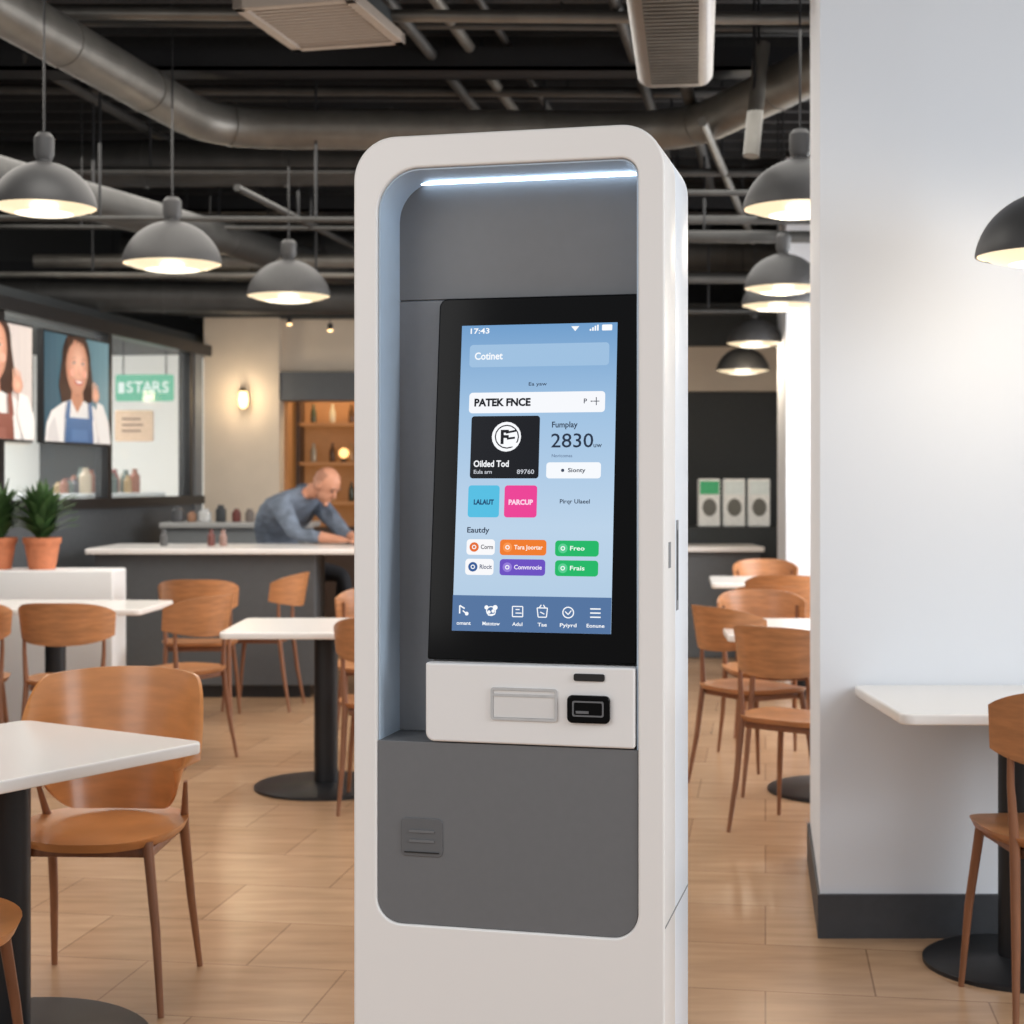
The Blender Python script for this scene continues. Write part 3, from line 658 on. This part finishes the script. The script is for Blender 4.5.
place([(du(578,0)[0],du(0,329)[1]),(du(586,0)[0],du(0,329)[1]),(du(582,0)[0],du(0,334)[1])][::-1],emis('uiw',W_))
for i,h_ in enumerate((2,3.5,5,6)): rect(589+i*2.4,334-h_,590.6+i*2.4,334,W_,.3)
rect(601,328,611,334,W_,1)
rect(470,346,608,369,(158,192,224),3.5); txt('Cotinet',475,358,7.5,W_,.22,width=28)
txt('Ea yaw',538,387,3.6,N_,.05,'CENTER',width=18)
rect(470,395,604,416,(246,248,252),3.5); txt('PATEK FNCE',475,405.5,7.6,(18,22,30),.45,width=56)
txt('P',583,405,5,(60,66,80),.1); line(590,405,592,405,1,(60,66,80)); line(595.5,401,595.5,409,.8,(60,66,80)); line(592.5,405,598.5,405,.8,(60,66,80))
rect(472,419,540,482,(24,26,32),3)
circ(507.5,440,14.5,W_)
BK=(26,27,33)
txt('F',501,441,14,BK,.6); line(507,436,517,434,2,BK); line(508,442,516,441,2,BK); ring(508,440,11.5,1.2,BK,n=16); rect(512,446,518,450,W_,.5)
txt('Oilded Tod',475,467.5,6.5,W_,.22,width=35); txt('Eula arn',475,475.5,4,(200,204,212),.08,width=18); txt('89760',518,475.5,4.5,(200,204,212),.08,width=17)
txt('Fumplay',552,428.5,6,N_,.14,width=25); txt('2830',551,445,14.5,N_,.1,width=41); txt('uw',592.5,449,5,N_,.05,width=8); txt('Noricomes',552,459.5,3.2,(90,110,140),.03,width=20)
rect(547,466,600,482,(246,249,253),3); circ(563,474,1.6,(60,70,90)); txt('Sionty',568,474,4.2,N_,.1,width=17)
rect(470,489,501,521,(84,190,226),3); txt('LALAUT',485.5,506,5,(24,70,110),.3,'CENTER',width=20)
rect(506,489,538,521,(236,66,150),3); txt('PARCUP',522,506,5,(255,214,235),.3,'CENTER',width=24)
txt('Pirqr Ulaeel',560,505,4.3,N_,.08,width=29)
txt('Eautdy',469,534,5.6,N_,.14,width=22)
def pill(x0,y0,x1,y1,c,dot,s_,tc_,wd_):
    rect(x0,y0,x1,y1,c,3.2); circ(x0+7.5,(y0+y1)/2,4.6,dot); ring(x0+7.5,(y0+y1)/2,1.8,.9,W_,n=10); txt(s_,x0+14,(y0+y1)/2,4.4,tc_,.1,width=wd_)
pill(469,543,497,558.5,(248,248,250),(228,110,50),'Corm',(70,70,80),12)
pill(502,543,547.5,558.5,(240,124,44),(250,150,80),'Tara Joortar',(255,248,240),28)
pill(556,543.5,598,559,(34,184,104),(90,206,146),'Freo',(240,255,246),14)
pill(468,562.5,496,578.5,(248,248,250),(50,90,150),'Rlocit',(70,80,110),12)
pill(502,562.5,546.5,578.5,(108,80,194),(150,126,218),'Convnrocie',(246,240,255),27)
pill(556,563,597.5,578.5,(34,184,104),(90,206,146),'Frais',(240,255,246),14)
place([(.0495,.057),(.3675,.057),(.3675,.127),(.0495,.127)],emis('uinav',NV))
for i,(x,l) in enumerate(((467,'omant'),(494,'Matotow'),(520,'Adul'),(544,'Tae'),(569,'Pyiyrd'),(595,'Eonune'))):
    if i==0:
        line(463,609,463,617,1.3,W_); line(463,609,468,612,1.3,W_); circ(470,617,1.8,W_); line(466,614,471,618,1.2,W_)
    elif i==1:
        ring(494,614,4.4,1.0,W_); circ(489.5,610.5,2.0,W_); circ(498,610.5,2.4,W_); circ(492,615,1.6,W_); circ(496,614,1.6,W_); line(491,618,498,617,1.2,W_)
    elif i==2:
        for a in ((515,609,525,609),(515,619,525,619),(515,609,515,619),(525,609,525,619),(518,612,522,612),(518,615.5,524,615.5)): line(*a,1.0,W_)
    elif i==3:
        for a in ((539,610,549,610),(540,619,548,619),(539,610,540,619),(549,610,548,619),(541,610,543,607),(547,610,545,607),(542,614,546,616)): line(*a,1.0,W_)
    elif i==4:
        ring(569,614,5.2,1.1,W_); line(566,613,569,616,1.0,W_); line(569,616,572,612,1.0,W_)
    else:
        for yy in (610,614,618): line(590,yy,600,yy,1.2,W_)
    txt(l,x,626.5,3.6,W_,.08,'CENTER',width=(14,17,10,9,16,17)[i])
make('display_interface',ui,TS,smooth=False,kind='flat')

# ------------------------------------------------------------ person
SKIN=mat('skin',(202,144,116),.5,var=.03,scale=14); SHIRT=mat('blue_grey_shirt',(108,119,135),.8,var=.10,scale=11,bump=1.0,stretch=(1,1,2.2)); TROU=mat('dark_trousers',(36,38,44),.8); STUB=mat('shaved_hair',(172,122,98),.6); SHOE=mat('shoe_black',(24,22,22),.5)
def person():
    V={};E=[]
    def v(n,p,r): V[n]=(Vector(p),r)
    v('pel',(-1.78,11.64,.83),(.17,.14)); v('bel',(-1.75,11.60,1.0),(.17,.14)); v('che',(-1.67,11.50,1.17),(.20,.15)); v('upc',(-1.55,11.42,1.275),(.17,.12))
    v('nek',(-1.43,11.34,1.335),(.065,.065)); v('hea',(-1.36,11.28,1.36),(.07,.07))
    E+= [('pel','bel'),('bel','che'),('che','upc'),('upc','nek'),('nek','hea')]
    arms={'r':[(-1.62,11.21,1.24),(-1.50,11.08,1.045),(-1.20,10.96,1.015)],'l':[(-1.40,11.56,1.25),(-1.18,11.26,1.045),(-1.08,11.04,1.015)]}
    for s_,P in arms.items():
        v('sh'+s_,P[0],(.088,.085)); v('el'+s_,P[1],(.056,.054)); v('wr'+s_,P[2],(.03,.026))
        m1=Vector(P[0]).lerp(Vector(P[1]),.5); v('ua'+s_,m1,(.072,.07)); m2=Vector(P[1]).lerp(Vector(P[2]),.6); v('fa'+s_,m2,(.045,.042))
        d=(Vector(P[2])-Vector(P[1])).normalized(); hp=Vector(P[2])+d*.05+Vector((0,0,-.003)); v('ha'+s_,hp,(.036,.02))
        E+= [('upc','sh'+s_),('sh'+s_,'ua'+s_),('ua'+s_,'el'+s_),('el'+s_,'fa'+s_),('fa'+s_,'wr'+s_),('wr'+s_,'ha'+s_)]
        sd=Vector((-d.y,d.x,0))
        for k_,(o_,L) in enumerate(((-.03,.062),(-.011,.075),(.009,.07),(.027,.055))):
            a=hp+sd*o_+d*.035; b_=a+d*L*.55+Vector((0,0,.004)); c_=b_+d*L*.45+Vector((0,0,-.012))
            for nm,p in (('a',a),('b',b_),('c',c_)): v('f%s%d%s'%(s_,k_,nm),p,(.0095,.009))
            E+= [('ha'+s_,'f%s%da'%(s_,k_)),('f%s%da'%(s_,k_),'f%s%db'%(s_,k_)),('f%s%db'%(s_,k_),'f%s%dc'%(s_,k_))]
        tb=1 if s_=='r' else -1
        a=hp+sd*.035*tb-d*.01; b_=a+d*.03+sd*.018*tb
        v('t%sa'%s_,a,(.012,.011)); v('t%sb'%s_,b_,(.01,.009)); E+= [('ha'+s_,'t%sa'%s_),('t%sa'%s_,'t%sb'%s_)]
    legs={'r':[(-1.68,11.52,.79),(-1.20,11.40,.74),(-1.16,11.36,.32),(-1.06,11.33,.24)],'l':[(-1.66,11.72,.79),(-1.22,11.62,.74),(-1.24,11.58,.32),(-1.13,11.56,.24)]}
    for s_,P in legs.items():
        v('hp'+s_,P[0],(.095,.09)); v('kn'+s_,P[1],(.062,.062)); v('an'+s_,P[2],(.04,.042)); v('to'+s_,P[3],(.04,.032)); v('cf'+s_,Vector(P[1]).lerp(Vector(P[2]),.35),(.056,.056))
        E+= [('pel','hp'+s_),('hp'+s_,'kn'+s_),('kn'+s_,'cf'+s_),('cf'+s_,'an'+s_),('an'+s_,'to'+s_)]
    names=list(V); idx={n_:i for i,n_ in enumerate(names)}
    me=bpy.data.meshes.new('tmp'); me.from_pydata([V[n_][0] for n_ in names],[(idx[a],idx[b_]) for a,b_ in E],[])
    ob=bpy.data.objects.new('tmp',me); COL.objects.link(ob)
    ob.modifiers.new('s','SKIN')
    sv=me.skin_vertices[0].data
    for i,n_ in enumerate(names): sv[i].radius=V[n_][1]; sv[i].use_root=(n_=='pel')
    ss=ob.modifiers.new('u','SUBSURF'); ss.levels=2; ss.render_levels=2
    bpy.context.view_layer.update()
    ev=ob.evaluated_get(bpy.context.evaluated_depsgraph_get()).to_mesh()
    mb=MB(); mb.add([x.co.copy() for x in ev.vertices],[list(p.vertices) for p in ev.polygons],SKIN)
    bpy.data.objects.remove(ob)
    fwd=Vector((.66,-.36,-.66)).normalized(); side=fwd.cross(Vector((0,0,1))).normalized(); up=side.cross(fwd).normalized()
    hc=Vector((-1.305,11.25,1.385))
    H=Matrix(((side.x,fwd.x,up.x,hc.x),(side.y,fwd.y,up.y,hc.y),(side.z,fwd.z,up.z,hc.z),(0,0,0,1)))
    mb.ball((0,-.012,.02),(.080,.102,.104),SKIN,n=28,M=H)
    mb.ball((0,.03,-.045),(.060,.064,.077),SKIN,n=24,M=H)
    mb.ball((0,.085,-.105),(.024,.018,.018),SKIN,n=12,M=H)
    mb.tube([(0,.085,.02),(0,.108,-.02),(0,.112,-.032)],[.009,.014,.013],SKIN,n=10,M=H)
    mb.ball((0,.086,-.068),(.026,.014,.011),SKIN,n=12,M=H)
    for sx in (-1,1):
        mb.ball((sx*.080,-.01,-.01),(.012,.022,.034),SKIN,n=12,M=H); mb.ball((sx*.032,.082,.032),(.024,.013,.009),SKIN,n=10,M=H)
    tmp=make('tmp2',mb); rm=tmp.modifiers.new('r','REMESH'); rm.mode='VOXEL'; rm.voxel_size=.0065
    sm=tmp.modifiers.new('sm','SMOOTH'); sm.iterations=2; sm.factor=.5
    bpy.context.view_layer.update()
    ev=tmp.evaluated_get(bpy.context.evaluated_depsgraph_get()).to_mesh()
    out=MB(); vs=[x.co.copy() for x in ev.vertices]; fs=[list(p.vertices) for p in ev.polygons]
    segs=[]
    for a,b_ in E:
        k_='shirt'
        if b_=='hea' : k_='skin'
        if b_[0]=='f' and b_[:2]!='fa' or b_[:2]=='ha' or b_[:2]=='wr' or b_[0]=='t' and b_[:2]!='to': k_='skin'
        if b_[:2] in('kn','cf','an','hp'): k_='tr'
        if b_[:2]=='to': k_='shoe'
        segs.append((V[a][0],V[b_][0],max(V[a][1]),max(V[b_][1]),k_))
    Hi=H.inverted(); cm={'shirt':SHIRT,'skin':SKIN,'tr':TROU,'shoe':SHOE}
    for mt in (SHIRT,SKIN,TROU,SHOE,STUB): out.m(mt)
    out.v=[tuple(x) for x in vs]; out.f=fs
    for f_ in fs:
        c_=sum((vs[i] for i in f_),Vector())/len(f_)
        hl=Hi@c_
        if hl.length<.15 and (c_-V['upc'][0]).length>.19 and hl.z>-.13:
            kk=STUB if (hl.z>.0 and hl.y<.0 and hl.z<.085) else SKIN
        else:
            best=None
            for a,b_,ra,rb,k_ in segs:
                ab=b_-a; u=max(0,min(1,(c_-a).dot(ab)/ab.length_squared)); d=(c_-(a+ab*u)).length-(ra*(1-u)+rb*u)*.8
                if best is None or d<best[0]: best=(d,k_)
            kk=cm[best[1]]
            if best[1]=='shirt' and c_.z<.84: kk=TROU
        out.mi.append(out.m(kk))
    # cloth folds: gentle displacement of shirt vertices
    sv_=set()
    for f_,mi in zip(out.f,out.mi):
        if out.mats[mi] is SHIRT: sv_.update(f_)
    for i in sv_:
        x,y_,z=out.v[i]; q=.0045*math.sin(38*z+22*x+5*math.sin(14*x))+.003*math.sin(60*x-30*z+6*y_)
        out.v[i]=(x,y_-q,z+q*.6)
    bpy.data.objects.remove(tmp)
    p=make('person',out,label='seated person with shaved head, blue-grey shirt, leaning forearms on bar',cat='person',ang=80)
    for sx in (-1,1):
        eb=MB(); eb.ball((sx*.031,.0835,.012),(.013,.008,.008),mat('eye_dark',(46,34,30),.3),n=10,M=H); make('eye',eb,p)
        eb=MB(); eb.tube([(sx*.014,.094,.038),(sx*.032,.094,.045),(sx*.05,.084,.038)],.004,mat('brow_brown',(96,70,56),.7),n=8,M=H); make('eyebrow',eb,p)
    cb=MB(); q=V['upc'][0].lerp(V['nek'][0],.66); ax=(V['nek'][0]-V['upc'][0]).normalized()
    cb.tube([q-ax*.012,q+ax*.024],[.086,.078],mat('collar_shirt',(86,97,114),.8),n=22); make('shirt_collar',cb,p)
person()
t=thing('bar_stool','black round bar stool under the seated person','stool',(-1.72,11.64,0))
m=MB(); m.lathe([(0,.62),(.17,.62),(.185,.635),(.185,.66),(.17,.675),(0,.675)],BLACK,n=32); make('seat',m,t)
m=MB(); m.tube([(0,0,.02),(0,0,.62)],.025,IRON); make('pole',m,t)
m=MB(); m.lathe([(.2,0),(.2,.012),(.03,.03),(0,.03)],IRON,n=32); make('base',m,t)
m=MB(); m.tube([(.13*math.cos(a),.13*math.sin(a),.3) for a in [2*math.pi*i/24 for i in range(25)]],.009,IRON,n=8); m.tube([(-.13,0,.3),(.13,0,.3)],.007,IRON); make('foot_ring',m,t)

# ------------------------------------------------------------ light
wd=bpy.data.worlds.new('World'); sc.world=wd; wd.use_nodes=True
nt=wd.node_tree; bg=nt.nodes['Background']
tcw=nt.nodes.new('ShaderNodeTexCoord'); sp=nt.nodes.new('ShaderNodeSeparateXYZ'); rp=nt.nodes.new('ShaderNodeValToRGB')
nt.links.new(tcw.outputs['Generated'],sp.inputs[0]); nt.links.new(sp.outputs['Z'],rp.inputs[0]); nt.links.new(rp.outputs[0],bg.inputs['Color'])
rp.color_ramp.elements[0].position=0; rp.color_ramp.elements[0].color=(.55,.53,.52,1); rp.color_ramp.elements[1].position=.5; rp.color_ramp.elements[1].color=(.93,.97,1.03,1)
bg.inputs['Strength'].default_value=0.9
def area(name,loc,target,sx_,sy_,e_,c_=(1,1,1)):
    L=bpy.data.lights.new(name,'AREA'); L.shape='RECTANGLE'; L.size=sx_; L.size_y=sy_; L.energy=e_; L.color=c_
    o=bpy.data.objects.new(name,L); COL.objects.link(o); o.location=loc
    o.rotation_euler=(Vector(target)-Vector(loc)).to_track_quat('-Z','Y').to_euler(); return o
area('window_daylight',(3.4,1.8,2.2),(0,3.9,1.0),2.2,2.0,82,(.90,.96,1))  # added soft fill standing in for window daylight from the right front
area('entrance_daylight',(-3.0,0.6,2.6),(-.2,6,.6),2.5,2.0,42,(1,.99,.97))  # unseen area light added at the front left as fill
area('alcove_daylight',(3.2,9.3,1.8),(0,9.0,.9),4.5,2.2,200,(.97,.98,1))
area('ceiling_glow_left',(-1.9,8.6,3.3),(-1.9,8.6,0),3.0,4.0,115,(1,.94,.86))  # unseen overhead fill added to brighten the floor and tables
area('ceiling_glow_near',(-1.4,5.2,3.6),(-1.4,5.2,0),1.6,1.6,48,(1,.96,.90))  # added overhead fill for the near tables, not a fixture
area('ceiling_glow_right',(1.0,8.6,3.25),(1.0,8.6,0),1.4,5.0,55,(1,.96,.90))  # added overhead fill along the right aisle, not a fixture
p=MS@Vector((-1.1,1.5,2.5)); area('shop_light',p,(p.x,p.y,0),1.5,4,80,(1,1,.97))
area('niche_light',(-1.3,14.2,2.3),(-1.3,14.2,0),1.2,.3,12,(1,.74,.44))

# ------------------------------------------------------------ camera
cd=bpy.data.cameras.new('camera'); cd.sensor_width=36; cd.lens=36*1600/1024; cd.shift_y=-(512-480)/1024*1.0
cd.dof.use_dof=True; cd.dof.focus_distance=3.15; cd.dof.aperture_fstop=5.6; cd.clip_start=.05
co=bpy.data.objects.new('camera',cd); COL.objects.link(co); co.location=(0,0,1.42); co.rotation_euler=(R(90),0,0); sc.camera=co
